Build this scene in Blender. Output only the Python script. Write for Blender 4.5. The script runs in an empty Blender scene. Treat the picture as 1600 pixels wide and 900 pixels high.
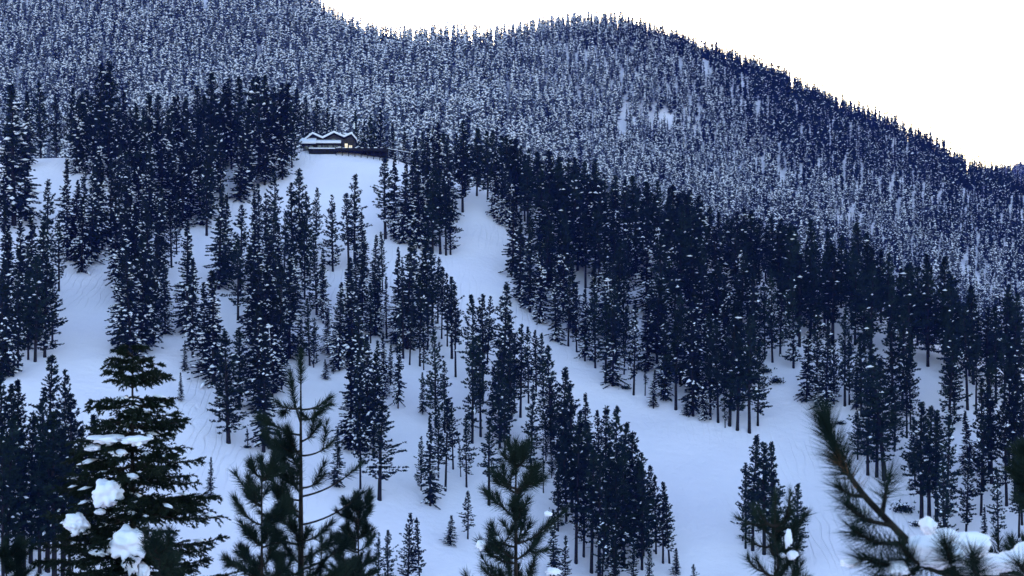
import bpy, bmesh, math, random
import numpy as np
R = math.radians
sc = bpy.context.scene
C = sc.collection
random.seed(7)

# ------------------------------------------------------------------ camera, sky, sun, exposure
F = 2400.0                                   # focal length in photograph pixels (1600 wide)
cam_d = bpy.data.cameras.new('camera'); cam = bpy.data.objects.new('camera', cam_d); C.objects.link(cam)
cam.location = (0, 0, 0); cam.rotation_euler = (R(90), 0, 0)
cam_d.sensor_width = 36; cam_d.lens = 36 * F / 1600
cam_d.clip_start = 0.3; cam_d.clip_end = 30000
cam_d.dof.use_dof = True; cam_d.dof.focus_distance = 560; cam_d.dof.aperture_fstop = 5.6
sc.camera = cam
SUN_EL, SUN_AZ = 8.0, 0.0                    # the sun stands low behind the wooded mountain
w = bpy.data.worlds.new('World'); sc.world = w; w.use_nodes = True
nt = w.node_tree
sky = nt.nodes.new('ShaderNodeTexSky'); sky.sky_type = 'NISHITA'; sky.sun_disc = False
sky.sun_elevation = R(SUN_EL); sky.sun_rotation = R(SUN_AZ)
sky.air_density = 1.0; sky.dust_density = 2.5; sky.ozone_density = 1.25; sky.altitude = 1500
nt.nodes['Background'].inputs[1].default_value = 0.15
nt.links.new(sky.outputs[0], nt.nodes['Background'].inputs[0])
sl = bpy.data.lights.new('sun', 'SUN'); sl.energy = 2.0; sl.angle = R(0.5); sl.color = (1, .93, .84)
so = bpy.data.objects.new('sun', sl); C.objects.link(so); so.location = (0, 900, 900)
so.rotation_euler = (R(SUN_EL - 90), 0, R(-SUN_AZ))          # light travels towards the camera and down
vs = sc.view_settings
vs.view_transform = 'Standard'; vs.look = 'None'; vs.gamma = 1; vs.use_curve_mapping = False
vs.exposure = 2.38
sc.cycles.use_denoising = True
sc.cycles.max_bounces = 6; sc.cycles.diffuse_bounces = 3; sc.cycles.volume_bounces = 0
sc.cycles.transparent_max_bounces = 8
sc.cycles.use_adaptive_sampling = False

# ------------------------------------------------------------------ terrain function
def pt(px, py, d):
    return ((px - 800) / F * d, d, (450 - py) / F * d)

class TPS:
    def __init__(s, P, smooth=0.0):
        P = np.array(P, float); s.c = P[:, :2] / 100.0; z = P[:, 2]; n = len(P)
        K = s.k(s.c[:, None] - s.c[None]); K[np.arange(n), np.arange(n)] += smooth
        A = np.zeros((n + 3, n + 3)); A[:n, :n] = K
        A[:n, n] = 1; A[:n, n + 1:] = s.c; A[n, :n] = 1; A[n + 1:, :n] = s.c.T
        s.w = np.linalg.solve(A, np.concatenate([z, [0, 0, 0]]))
    @staticmethod
    def k(d):
        r2 = (d * d).sum(-1) + 1e-9
        return r2 * np.log(r2)
    def __call__(s, x, y):
        q = np.stack([np.ravel(x), np.ravel(y)], -1) / 100.0
        out = np.empty(len(q)); n = len(s.c)
        for i in range(0, len(q), 40000):
            b = q[i:i + 40000]
            out[i:i + 40000] = s.k(b[:, None] - s.c[None]) @ s.w[:n] + s.w[n] + b @ s.w[n + 1:]
        return out.reshape(np.shape(x))

near = [(-250,900,310),(100,905,335),(400,905,372),(700,905,395),(1000,905,410),(1300,905,412),(1600,905,402),(1900,900,390),
        (-250,720,385),(100,720,405),(400,720,432),(700,720,455),(1000,720,468),(1300,720,472),(1600,720,460),(1900,745,445),
        (-250,560,455),(100,560,482),(400,560,503),(700,560,522),(1000,560,540),(1300,560,532),(1500,575,520),
        (-250,420,540),(100,420,560),(400,420,580),(700,420,597),(900,450,600),
        (100,330,625),(400,330,642),(650,330,655)]
crest = [(1900,735,470),(1750,665,500),(1600,600,520),(1450,535,550),(1340,483,575),(1200,445,600),(1000,392,632),(800,315,668),
         (740,288,684),(640,262,700),(530,238,712),(400,244,710),(250,248,702),(80,246,692),(-250,246,690)]
P = [pt(*a) for a in near + crest]
for (a, b, d) in crest:
    x, y, z = pt(a, b, d)
    s = d + 45
    P.append(((a - 800) / F * s, s, z - 3))
    P.append(((a - 800) / F * (d + 170), d + 170, z - 62))
    P.append(((a - 800) / F * (d + 330), d + 330, z - 130))
for a in (-900, -200, 500, 1200, 1900, 2500):
    for d, z in ((262, -86), (150, -57), (60, -27), (0, -11), (-150, 10)):
        P.append(((a - 800) / F * max(d, 150), d, z + (4 if a < 300 and d == 262 else 0)))
NEAR = TPS(P, 0.002)

sky_line = [(-300,-230,1900),(0,-140,1850),(300,-70,1800),(470,18,1700),(560,72,1590),(640,95,1540),(730,90,1540),(800,72,1580),
            (900,52,1660),(1000,72,1680),(1100,103,1670),(1200,135,1650),(1300,178,1620),(1400,222,1580),(1500,268,1530),(1600,316,1480),(1850,430,1400)]
Q = [pt(*a) for a in sky_line]
for (a, b, d) in sky_line:
    x, y, z = pt(a, b, d)
    Q.append(((a - 800) / F * (d + 160), d + 160, z - 25))
    Q.append(((a - 800) / F * (d + 700), d + 700, z - 190))
for a, b, d in [(-300,60,1450),(0,70,1430),(400,130,1390),(700,165,1370),(1000,205,1400),(1300,295,1340),(1600,405,1270),(1850,500,1200),
                (-300,255,1150),(0,255,1150),(400,255,1150),(700,265,1150),(1000,335,1150),(1300,425,1110),(1600,530,1050),(1850,610,1000)]:
    Q.append(pt(a, b, d))
    if d < 1160:
        x, y, z = pt(a, b, d); Q.append((x * .8, d - 250, z - 95))
MOUNT = TPS(Q, 0.002)

def vnoise(x, y, s, seed=0):                 # smooth value noise
    x = np.asarray(x, float) / s; y = np.asarray(y, float) / s
    xi = np.floor(x).astype(int); yi = np.floor(y).astype(int); fx = x - xi; fy = y - yi
    fx = fx * fx * (3 - 2 * fx); fy = fy * fy * (3 - 2 * fy)
    def h(a, b):
        n = (a * 374761393 + b * 668265263 + seed * 974634) & 0x7fffffff
        n = ((n ^ (n >> 13)) * 1274126177) & 0x7fffffff
        return (n & 0xffff) / 65535.0
    return (h(xi, yi) * (1 - fx) + h(xi + 1, yi) * fx) * (1 - fy) + (h(xi, yi + 1) * (1 - fx) + h(xi + 1, yi + 1) * fx) * fy

def H(x, y):
    x = np.asarray(x, float); y = np.asarray(y, float)
    a = NEAR(x, y); b = MOUNT(x, y)
    t = np.clip((y - 780) / 200, 0, 1); t = t * t * (3 - 2 * t)
    a = a - 400 * np.clip((y - 1000) / 400, 0, 1)
    h = np.where(t <= 0, a, np.where(t >= 1, np.maximum(a, b), a * (1 - t) + np.maximum(a, b) * t))
    r = (vnoise(x, y, 31, 1) - .5) * 2.6 + (vnoise(x, y, 11, 2) - .5) * .8 + (vnoise(x, y, 5, 6) - .5) * .22
    r = r * np.clip((np.asarray(y) - 200) / 100, .3, 1) + np.clip((y - 1000) / 200, 0, 1) * ((vnoise(x, y, 70, 3) - .5) * 16 + (vnoise(x, y, 30, 4) - .5) * 6)
    return h + r

def cast(px, py, y0=270.0, y1=770.0):
    """ground points seen at those photograph pixels (near slope); nan where the ray misses"""
    px = np.atleast_1d(np.asarray(px, float)); py = np.atleast_1d(np.asarray(py, float))
    u = (px - 800) / F; v = (450 - py) / F
    ys = np.arange(y0, y1, 1.5)
    Y = np.broadcast_to(ys, (len(u), len(ys)))
    g = H(u[:, None] * Y, Y) - v[:, None] * Y
    hit = g >= 0
    i = np.where(hit.any(1), hit.argmax(1), -1)
    out = np.full((len(u), 3), np.nan)
    for k in range(len(u)):
        j = i[k]
        if j > 0:
            a, b = g[k, j - 1], g[k, j]
            y = ys[j - 1] + (ys[j] - ys[j - 1]) * (-a) / (b - a)
            out[k] = (u[k] * y, y, v[k] * y)
    return out

# ------------------------------------------------------------------ materials
def mat(name, build):
    m = bpy.data.materials.new(name); m.use_nodes = True
    n = m.node_tree; b = n.nodes['Principled BSDF']
    build(n, b); return m
def nd(n, t, **k):
    o = n.nodes.new(t)
    for a, v in k.items():
        if a.startswith('i_'): o.inputs[int(a[2:])].default_value = v
        else: setattr(o, a, v)
    return o
def noise_mix(n, b, c1, c2, scale, rough, coord='Object', lo=.35, hi=.65, detail=4, rnd=0.0):
    tc = nd(n, 'ShaderNodeTexCoord'); no = nd(n, 'ShaderNodeTexNoise'); no.inputs['Scale'].default_value = scale; no.inputs['Detail'].default_value = detail
    n.links.new(tc.outputs[coord], no.inputs['Vector'])
    cr = nd(n, 'ShaderNodeValToRGB'); cr.color_ramp.elements[0].position = lo; cr.color_ramp.elements[1].position = hi
    cr.color_ramp.elements[0].color = (*c1, 1); cr.color_ramp.elements[1].color = (*c2, 1)
    n.links.new(no.outputs[0], cr.inputs[0])
    out = cr.outputs[0]
    if rnd:
        oi = nd(n, 'ShaderNodeObjectInfo'); mr = nd(n, 'ShaderNodeMapRange'); mr.inputs[3].default_value = 1 - rnd; mr.inputs[4].default_value = 1 + rnd
        n.links.new(oi.outputs['Random'], mr.inputs[0])
        hs = nd(n, 'ShaderNodeHueSaturation'); n.links.new(mr.outputs[0], hs.inputs['Value']); n.links.new(out, hs.inputs['Color']); out = hs.outputs[0]
    n.links.new(out, b.inputs['Base Color']); b.inputs['Roughness'].default_value = rough
    return tc, no
SNOW = (.86, .80, .90)
def snow_ground(n, b):
    tc, no = noise_mix(n, b, (.90, .79, .85), (.945, .84, .885), .03, .75)
    b.inputs['Specular IOR Level'].default_value = .15
    n1 = nd(n, 'ShaderNodeTexNoise'); n1.inputs['Scale'].default_value = .35; n1.inputs['Detail'].default_value = 6; n1.inputs['Roughness'].default_value = .6
    n.links.new(tc.outputs['Object'], n1.inputs['Vector'])
    # ski tracks: curving grooves that run down the fall line
    mp = nd(n, 'ShaderNodeMapping'); mp.inputs['Scale'].default_value = (.085, .022, 0)
    n.links.new(tc.outputs['Object'], mp.inputs[0])
    wv = nd(n, 'ShaderNodeTexWave'); wv.wave_type = 'BANDS'; wv.bands_direction = 'X'
    wv.inputs['Scale'].default_value = 1.5; wv.inputs['Distortion'].default_value = 9; wv.inputs['Detail'].default_value = 1.5; wv.inputs['Detail Scale'].default_value = 1.6
    n.links.new(mp.outputs[0], wv.inputs[0])
    gr = nd(n, 'ShaderNodeValToRGB'); gr.color_ramp.elements[0].position = .82; gr.color_ramp.elements[1].position = .99
    n.links.new(wv.outputs[1], gr.inputs[0])
    mk = nd(n, 'ShaderNodeTexNoise'); mk.inputs['Scale'].default_value = .012; mk.inputs['Detail'].default_value = 2
    n.links.new(tc.outputs['Object'], mk.inputs['Vector'])
    mc = nd(n, 'ShaderNodeValToRGB'); mc.color_ramp.elements[0].position = .48; mc.color_ramp.elements[1].position = .6
    n.links.new(mk.outputs[0], mc.inputs[0])
    mu = nd(n, 'ShaderNodeMath', operation='MULTIPLY'); n.links.new(gr.outputs[0], mu.inputs[0]); n.links.new(mc.outputs[0], mu.inputs[1])
    ml = nd(n, 'ShaderNodeMath', operation='MULTIPLY_ADD'); ml.inputs[1].default_value = -.5
    n.links.new(mu.outputs[0], ml.inputs[0]); n.links.new(n1.outputs[0], ml.inputs[2])
    bp = nd(n, 'ShaderNodeBump'); bp.inputs['Strength'].default_value = .6; bp.inputs['Distance'].default_value = .9
    n.links.new(ml.outputs[0], bp.inputs['Height']); n.links.new(bp.outputs[0], b.inputs['Normal'])
M_GROUND = mat('snow_ground', snow_ground)
def snow_clump(n, b):
    noise_mix(n, b, (.85, .81, .88), (.90, .87, .92), 1.5, .7); b.inputs['Specular IOR Level'].default_value = .15
M_SNOW = mat('clinging_snow', snow_clump)
def plain(c1, c2, scale, rough, rnd=0.0, spec=.2):
    def f(n, b):
        noise_mix(n, b, c1, c2, scale, rough, rnd=rnd); b.inputs['Specular IOR Level'].default_value = spec
    return f
M_PINE = mat('pine_needles', plain((.003, .008, .0065), (.020, .033, .023), .4, .85, .45, .02))
M_FIR = mat('fir_needles', plain((.004, .009, .010), (.020, .029, .026), .4, .85, .45, .02))
M_NEAR_PINE = mat('near_pine_needles', plain((.006, .014, .013), (.019, .030, .022), 2.2, .75, 0, .06))
M_NEAR_FIR = mat('near_fir_needles', plain((.006, .012, .009), (.018, .025, .016), 2.5, .75, 0, .06))
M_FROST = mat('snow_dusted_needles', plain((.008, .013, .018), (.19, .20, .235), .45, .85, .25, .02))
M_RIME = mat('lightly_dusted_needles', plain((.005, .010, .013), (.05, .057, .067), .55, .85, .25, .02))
M_BARK = mat('bark', plain((.010, .009, .010), (.028, .022, .021), 2.5, .9, 0, .05))
M_NEAR_BARK = mat('near_bark', plain((.008, .007, .007), (.034, .026, .023), 9, .9, 0, .06))
M_DEAD = mat('dead_needles', plain((.10, .045, .02), (.20, .09, .04), 4, .8))
M_WOOD = mat('dark_timber', plain((.008, .008, .008), (.022, .018, .017), 1.2, .85, 0, .05))
M_WALL = mat('timber_wall', plain((.03, .025, .023), (.06, .05, .046), .9, .85, 0, .1))
M_METAL = mat('painted_pole', plain((.55, .55, .55), (.65, .65, .65), 2, .5))
def glass(n, b):
    b.inputs['Base Color'].default_value = (.02, .025, .03, 1); b.inputs['Roughness'].default_value = .08
M_GLASS = mat('dark_window_glass', glass)
def lit(n, b):
    b.inputs['Base Color'].default_value = (.8, .7, .5, 1); b.inputs['Emission Color'].default_value = (1, .80, .52, 1); b.inputs['Emission Strength'].default_value = .2
M_LIT = mat('lit_window', lit)

# ------------------------------------------------------------------ mesh helpers
def mesh(name, V, T, m, smooth=False):
    V = np.asarray(V, np.float32).reshape(-1, 3)
    me = bpy.data.meshes.new(name)
    if isinstance(T, np.ndarray):
        k = T.shape[1]; me.vertices.add(len(V)); me.vertices.foreach_set('co', V.ravel())
        me.loops.add(T.size); me.polygons.add(len(T))
        me.loops.foreach_set('vertex_index', T.astype(np.int32).ravel())
        me.polygons.foreach_set('loop_start', np.arange(0, T.size, k, dtype=np.int32))
        me.update(calc_edges=True)
    else:
        me.from_pydata([tuple(v) for v in V], [], T)
    me.materials.append(m)
    if smooth: me.polygons.foreach_set('use_smooth', np.ones(len(me.polygons), bool))
    me.update(); return me
def link(name, me, parent=None):
    o = bpy.data.objects.new(name, me); C.objects.link(o)
    if parent: o.parent = parent
    return o
def tag(o, label=None, cat=None, group=None, kind=None):
    if label: o['label'] = label
    if cat: o['category'] = cat
    if group: o['group'] = group
    if kind: o['kind'] = kind
    return o
def thing(name, loc, label, cat, group=None, rz=0):
    e = bpy.data.objects.new(name, None); C.objects.link(e); e.location = loc; e.rotation_euler = (0, 0, rz); e.empty_display_size = .5
    return tag(e, label, cat, group)

def norm(a): return a / (np.linalg.norm(a, axis=-1, keepdims=True) + 1e-9)
def tube(path, rad, sides=7):
    path = np.asarray(path, float); rad = np.asarray(rad, float); n = len(path)
    tan = norm(np.gradient(path, axis=0)); ref = np.where(np.abs(tan[:, 2:3]) > .8, [[1., 0, 0]], [[0, 0, 1.]])
    a = norm(np.cross(tan, ref)); b = np.cross(tan, a)
    th = np.linspace(0, 2 * np.pi, sides, endpoint=False)
    V = path[:, None] + rad[:, None, None] * (a[:, None] * np.cos(th)[None, :, None] + b[:, None] * np.sin(th)[None, :, None])
    T = []
    for i in range(n - 1):
        for j in range(sides):
            p, q = i * sides + j, i * sides + (j + 1) % sides
            T += [(p, q, p + sides), (q, q + sides, p + sides)]
    V = V.reshape(-1, 3); k = len(V)
    V = np.vstack([V, path[-1:]])
    for j in range(sides): T.append(((n - 1) * sides + j, (n - 1) * sides + (j + 1) % sides, k))
    return V, np.array(T)
def blades(Pt, D, L, W, rs):
    """one tapering triangle for each base point, direction, length and width"""
    s = norm(np.cross(D, rs.normal(size=D.shape))) * W[:, None] * .5
    V = np.stack([Pt - s, Pt + s, Pt + D * L[:, None]], 1).reshape(-1, 3)
    return V, np.arange(len(V)).reshape(-1, 3)
def join(parts):
    VV, TT, k = [], [], 0
    for V, T in parts:
        if len(V): VV.append(V); TT.append(T + k); k += len(V)
    return np.vstack(VV), np.vstack(TT)
OCT_V = np.array([(1, 0, 0), (0, 1, 0), (-1, 0, 0), (0, -1, 0), (0, 0, 1), (0, 0, -.6)], float)
OCT_T = np.array([(0, 1, 4), (1, 2, 4), (2, 3, 4), (3, 0, 4), (1, 0, 5), (2, 1, 5), (3, 2, 5), (0, 3, 5)])
def clumps(c, sx, sy, sz, az, tilt, rs):
    n = len(c); V = OCT_V[None] * np.stack([sx, sy, sz], -1)[:, None] * (1 + rs.uniform(-.3, .3, (n, 6, 1)))
    z = V[..., 2] - np.tan(tilt)[:, None] * V[..., 0]
    x = V[..., 0] * np.cos(az)[:, None] - V[..., 1] * np.sin(az)[:, None]
    y = V[..., 0] * np.sin(az)[:, None] + V[..., 1] * np.cos(az)[:, None]
    V = np.stack([x, y, z], -1) + c[:, None]
    T = OCT_T[None] + (np.arange(n) * 6)[:, None, None]
    return V.reshape(-1, 3), T.reshape(-1, 3)

# ------------------------------------------------------------------ hillside trees (30 m tall prototypes)
def tree_meshes(kind, seed, clear, width, snow, dens=1.0, top_snow=.25):
    rs = np.random.RandomState(seed); HT = 30.0
    # trunk
    zs = np.linspace(-1.5, HT - .3, 12); t = np.clip(zs / HT, 0, 1)
    bx = np.cumsum(rs.normal(0, .10, 12)) * t; by = np.cumsum(rs.normal(0, .10, 12)) * t
    path = np.stack([bx, by, zs], -1)
    rad = .40 * (1 - t) ** .8 + .04; rad[0] *= 1.25
    parts = [tube(path, rad, 7)]
    ax = lambda z: np.stack([np.interp(z, zs, bx), np.interp(z, zs, by), z], -1)
    # dead stubs on the bare stem
    ns = int(26 * clear) + 2
    z = rs.uniform(clear * HT * .45, clear * HT + 3, ns); a = rs.uniform(0, 2 * np.pi, ns)
    D = norm(np.stack([np.cos(a), np.sin(a), rs.uniform(-.45, .05, ns)], -1))
    parts.append(blades(ax(z), D, rs.uniform(.6, 2.0, ns), np.full(ns, .13), rs))
    # branches
    Bz, Ba, Bl, Bp = [], [], [], []
    zc = clear * HT
    step = .56 if kind == 'pine' else .44
    zz = zc
    lop = rs.uniform(0, 2 * np.pi)
    while zz < HT - .35:
        tt = (zz - zc) / (HT - zc)
        if kind == 'pine':
            prof = (min(1, .45 + tt * 2.2)) * (1 - tt) ** .88 * width * 1.14 + .2
            k = rs.randint(4, 7)
        else:
            prof = (min(1, .75 + tt * 2)) * (1 - tt) ** .95 * width * 1.12 + .18
            k = rs.randint(4, 7)
        for _ in range(k):
            if rs.rand() > dens * (1 if kind == 'fir' else .88): continue
            a = rs.uniform(0, 2 * np.pi)
            lobe = 1 + .22 * math.cos(a - lop) + .30 * math.sin(zz * 1.1 + a * 2 + lop)
            Bz.append(zz + rs.uniform(-.3, .3)); Ba.append(a)
            Bl.append(prof * lobe * (rs.uniform(.55, 1.12) if rs.rand() > .06 else rs.uniform(1.1, 1.4)))
            Bp.append((R(-14) + R(50) * tt if kind == 'pine' else R(-26) + R(48) * tt) + rs.normal(0, .12))
        zz += step * rs.uniform(.7, 1.3)
    Bz, Ba, Bl, Bp = map(np.array, (Bz, Ba, Bl, Bp)); n = len(Bz)
    O = ax(Bz); dirh = np.stack([np.cos(Ba), np.sin(Ba), 0 * Ba], -1)
    def along(i, s):                       # branch point: straight then upturned (pine) or drooping (fir)
        up = np.tan(Bp[i]) * s * Bl[i] + ((.22 if kind == 'pine' else .10) * s * s * Bl[i])
        return O[i] + dirh[i] * (s * Bl[i])[:, None] + np.stack([0 * up, 0 * up, up], -1)
    i = np.arange(n)
    tip = along(i, np.full(n, .95))
    parts.append(blades(O, norm(tip - O), np.linalg.norm(tip - O, axis=1), np.full(n, .16), rs))
    trunk = join(parts)
    if kind == 'pine':
        nt_ = np.maximum(3, (Bl / .30).astype(int)); I = np.repeat(i, nt_)
        s = 1 - np.abs(rs.normal(0, .42, len(I))); s = np.clip(s, .12, 1.0)
        c = along(I, s) + rs.normal(0, .12, (len(I), 3)) * (1, 1, .7)
        nb = 10; J = np.repeat(np.arange(len(I)), nb)
        D = norm(rs.normal(size=(len(J), 3)) + dirh[I[J]] * .7 + np.array([0, 0, .55]))
        V = blades(c[J] - D * .08, D, rs.uniform(.34, .72, len(J)), rs.uniform(.18, .34, len(J)), rs)
    else:
        nt_ = np.maximum(3, (Bl / .20).astype(int)); I = np.repeat(i, nt_)
        s = rs.uniform(.08, 1.0, len(I)) ** .75
        c = along(I, s)
        nb = 6; J = np.repeat(np.arange(len(I)), nb)
        side = np.stack([-np.sin(Ba), np.cos(Ba), 0 * Ba], -1)
        sg = rs.choice([-1., 1.], len(J))
        D = norm(dirh[I[J]] * rs.uniform(.3, 1.2, (len(J), 1)) + side[I[J]] * (sg * rs.uniform(.2, 1.2, len(J)))[:, None] + np.stack([0 * sg, 0 * sg, rs.normal(-.18, .28, len(J))], -1))
        ln = rs.uniform(.35, .75, len(J)) * (1.15 - .5 * s[J])
        V = blades(c[J] + rs.normal(0, .06, (len(J), 3)), D, ln, rs.uniform(.22, .38, len(J)), rs)
    # leader
    zt = rs.uniform(HT - 1.6, HT - .1, 40); D = norm(rs.normal(size=(40, 3)) * (.6, .6, .4) + (0, 0, .8))
    crown = join([V, blades(ax(zt), D, rs.uniform(.3, .6, 40), np.full(40, .14), rs)])
    # snow pads lying on the outer boughs
    tt = (Bz - zc) / (HT - zc)
    p = snow * np.clip(1.15 - tt, top_snow, 1.0) * np.clip(.75 + 1.0 * np.sin(Ba + Bz * .35 + lop) + .5 * np.sin(Bz * 1.7 + 2 * Ba), .08, 2.2)
    reps = rs.poisson(p * .62 * np.clip(Bl / 1.4, .4, 2.2))
    I = np.repeat(i, reps); m = len(I)
    s = rs.uniform(.62, 1.04, m)
    c = along(I, s) + np.stack([rs.normal(0, .12, m), rs.normal(0, .12, m), rs.uniform(.12, .3, m)], -1)
    big = np.where(rs.rand(m) < .12, 2.1, 1.35) * rs.uniform(.75, 1.2, m)
    S = clumps(c, rs.uniform(.22, .50, m) * big, rs.uniform(.2, .36, m) * big, rs.uniform(.14, .28, m) * big, Ba[I], -Bp[I] * .6 + rs.normal(0, .35, m), rs)
    return trunk, crown, S
PROTO = {}; RAW = {}
def proto(key, kind, seed, clear, width, snow, dens=1.0, top=.25):
    a, b, s = tree_meshes(kind, seed, clear, width, snow, dens, top)
    RAW[key] = (a, b, s, kind)
    PROTO[key] = (mesh(key + '_trunk', *a, M_BARK), mesh(key + '_crown', *b, M_PINE if kind == 'pine' else M_FIR), mesh(key + '_snow', *s, M_SNOW, True))
VAR = {'p': [], 'q': [], 'd': [], 'f': [], 's': [], 't': []}
for i in range(4):
    proto('p%d' % i, 'pine', 10 + i, (.22, .29, .36, .17)[i], (3.9, 3.6, 3.3, 4.1)[i], .22, 1.0); VAR['p'].append('p%d' % i)     # open pine, bare stem
for i in range(4):
    proto('q%d' % i, 'pine', 30 + i, (.12, .17, .08, .21)[i], (4.1, 3.7, 4.3, 3.8)[i], .5, 1.0, .15); VAR['q'].append('q%d' % i)   # fuller pine, some snow
for i in range(4):
    proto('d%d' % i, 'pine', 50 + i, (.17, .23, .13, .3)[i], (4.3, 3.9, 4.6, 4.0)[i], .09, 1.3, .04); VAR['d'].append('d%d' % i)   # dense dark pine
for i in range(4):
    proto('f%d' % i, 'fir', 70 + i, (.05, .08, .03, .11)[i], (3.7, 3.4, 4.0, 3.3)[i], .5, 1.0, .2); VAR['f'].append('f%d' % i)     # fir, flecked with snow
for i in range(4):
    proto('s%d' % i, 'fir', 90 + i, (.03, .07, .03, .09)[i], (3.9, 3.5, 4.2, 3.4)[i], 1.05, 1.0, .3); VAR['s'].append('s%d' % i)     # fir under much snow
for i in range(2):
    proto('t%d' % i, 'fir', 110 + i, (.35, .42)[i], (1.5, 1.3)[i], .12, .55, .2); VAR['t'].append('t%d' % i)                         # thin sparse tree
ORD = 'first second third fourth fifth sixth seventh eighth ninth tenth eleventh twelfth thirteenth fourteenth fifteenth sixteenth seventeenth eighteenth nineteenth twentieth'.split()
def ordinal(k):
    if k < 20: return ORD[k]
    t = {2: 'twenty', 3: 'thirty', 4: 'forty', 5: 'fifty', 6: 'sixty'}[(k + 1) // 10]
    return (t[:-1] + 'ieth') if (k + 1) % 10 == 0 else t + '-' + ORD[k % 10]
KNAME = {'p': ('pine_tree', 'slender pine', 'pine tree'), 'q': ('pine_tree', 'snow-dotted pine', 'pine tree'), 'd': ('pine_tree', 'dark dense pine', 'pine tree'),
         'f': ('fir_tree', 'snow-flecked fir', 'fir tree'), 's': ('fir_tree', 'snow-laden fir', 'fir tree'), 't': ('fir_tree', 'thin sparse fir', 'fir tree')}
TREES = []          # (zone phrase, px, x, y, z, height, kind, width factor)
def add_tree(zone, px, pos, h, k, wf=1.0): TREES.append((zone, px, pos, h, k, wf))
def zone(phrase, txt):
    rows = [r.split() for r in txt.replace('\n', ',').split(',') if r.strip()]
    pos = cast([float(r[0]) for r in rows], [float(r[2]) for r in rows])
    for r, p in zip(rows, pos):
        x, yt, yb = map(float, r[:3]); k = r[3]; wf = float(r[4]) if len(r) > 4 else 1.0
        if np.isnan(p[0]):
            print('MISS', phrase, r); continue
        h = (yb - yt) / F * p[1]
        if h > 38:                                   # too tall for one tree: a second one stands behind, higher up the slope
            by = yt + 34 / p[1] * F
            for _ in range(4):
                q = cast(x + 3, by)[0]
                if np.isnan(q[0]): break
                by = yt + 33 / q[1] * F
            if not np.isnan(q[0]):
                add_tree(phrase, x + 3, q, (by - yt) / F * q[1], k, wf)
                h = min(h * .72, 34)
        add_tree(phrase, x, p, h, k, wf)
def fill(phrase, poly, n, hlo, hhi, kinds, seed, gap=5.0, wf=1.1, avoid=()):
    """scatter trees whose feet are seen inside a photograph polygon"""
    rs = np.random.RandomState(seed); poly = np.array(poly, float)
    lo, hi = poly.min(0), poly.max(0); q = rs.uniform(lo, hi, (n * 14, 2))
    def inside(q):
        x, y = q[:, 0], q[:, 1]; c = np.zeros(len(q), bool); j = len(poly) - 1
        for i in range(len(poly)):
            xi, yi = poly[i]; xj, yj = poly[j]
            c ^= ((yi > y) != (yj > y)) & (x < (xj - xi) * (y - yi) / (yj - yi + 1e-9) + xi); j = i
        return c
    q = q[inside(q)][:n * 4]; pos = cast(q[:, 0], q[:, 1]); got = []
    old = [t[2][:2] for t in TREES]
    for a, p in zip(q, pos):
        if len(got) >= n: break
        if np.isnan(p[0]) or any((p[0] - o[0]) ** 2 + (p[1] - o[1]) ** 2 < gap * gap for o in old): continue
        old.append(p[:2]); got.append((a, p))
    got.sort(key=lambda g: g[0][1])
    for a, p in got:
        add_tree(phrase, a[0], p, rs.uniform(hlo, hhi), rs.choice(list(kinds)), wf * rs.uniform(.9, 1.15))
def behind(phrase, txt):
    """trees on the far side of the crest: photograph x, photograph y of the tip, distance, kind"""
    for r in [r.split() for r in txt.replace('\n', ',').split(',') if r.strip()]:
        x, yt, d = map(float, r[:3]); wx = (x - 800) / F * d; z = float(H(wx, d))
        add_tree(phrase, x, np.array((wx, d, z)), max(9, (450 - yt) / F * d - z), r[3], float(r[4]) if len(r) > 4 else 1.0)

# ------------------------------------------------------------------ ground sheet: valley below the camera, ski slope, mountain behind
us = np.concatenate([np.linspace(-.78, -.34, 30)[:-1], np.linspace(-.34, .34, 261), np.linspace(.34, .78, 30)[1:]])
ys = np.concatenate([np.linspace(-180, 270, 50)[:-1], np.linspace(270, 760, 230)[:-1], np.linspace(760, 1050, 40)[:-1], np.linspace(1050, 1900, 110)[:-1], np.linspace(1900, 2500, 16)])
GU, GY = np.meshgrid(us, ys)
GX = GU * (GY + 260)
GZ = H(GX, GY)
V = np.stack([GX, GY, GZ], -1).reshape(-1, 3)
r, c = GX.shape
a = (np.arange(r - 1)[:, None] * c + np.arange(c - 1)[None]).ravel()
tag(link('snowy_ground', mesh('snowy_ground', V, np.stack([a, a + 1, a + c + 1, a + c], -1), M_GROUND, True)), kind='structure')
# a far ridge that shows at the edge of the picture
fx = np.linspace(400, 1900, 60); fy = np.linspace(2520, 3700, 30)
FX, FY = np.meshgrid(fx, fy)
FH = lambda x, y: 262 * np.exp(-((y - 3000) / 450.) ** 2) * np.clip((x - 350) / 700, 0, 1) ** .35 + (vnoise(x, y, 150, 8) - .5) * 25 - 30
FZ = FH(FX, FY)
r2, c2 = FX.shape; a = (np.arange(r2 - 1)[:, None] * c2 + np.arange(c2 - 1)[None]).ravel()
tag(link('far_hill', mesh('far_hill', np.stack([FX, FY, FZ], -1).reshape(-1, 3), np.stack([a, a + 1, a + c2 + 1, a + c2], -1), M_GROUND, True)), kind='structure')

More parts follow.
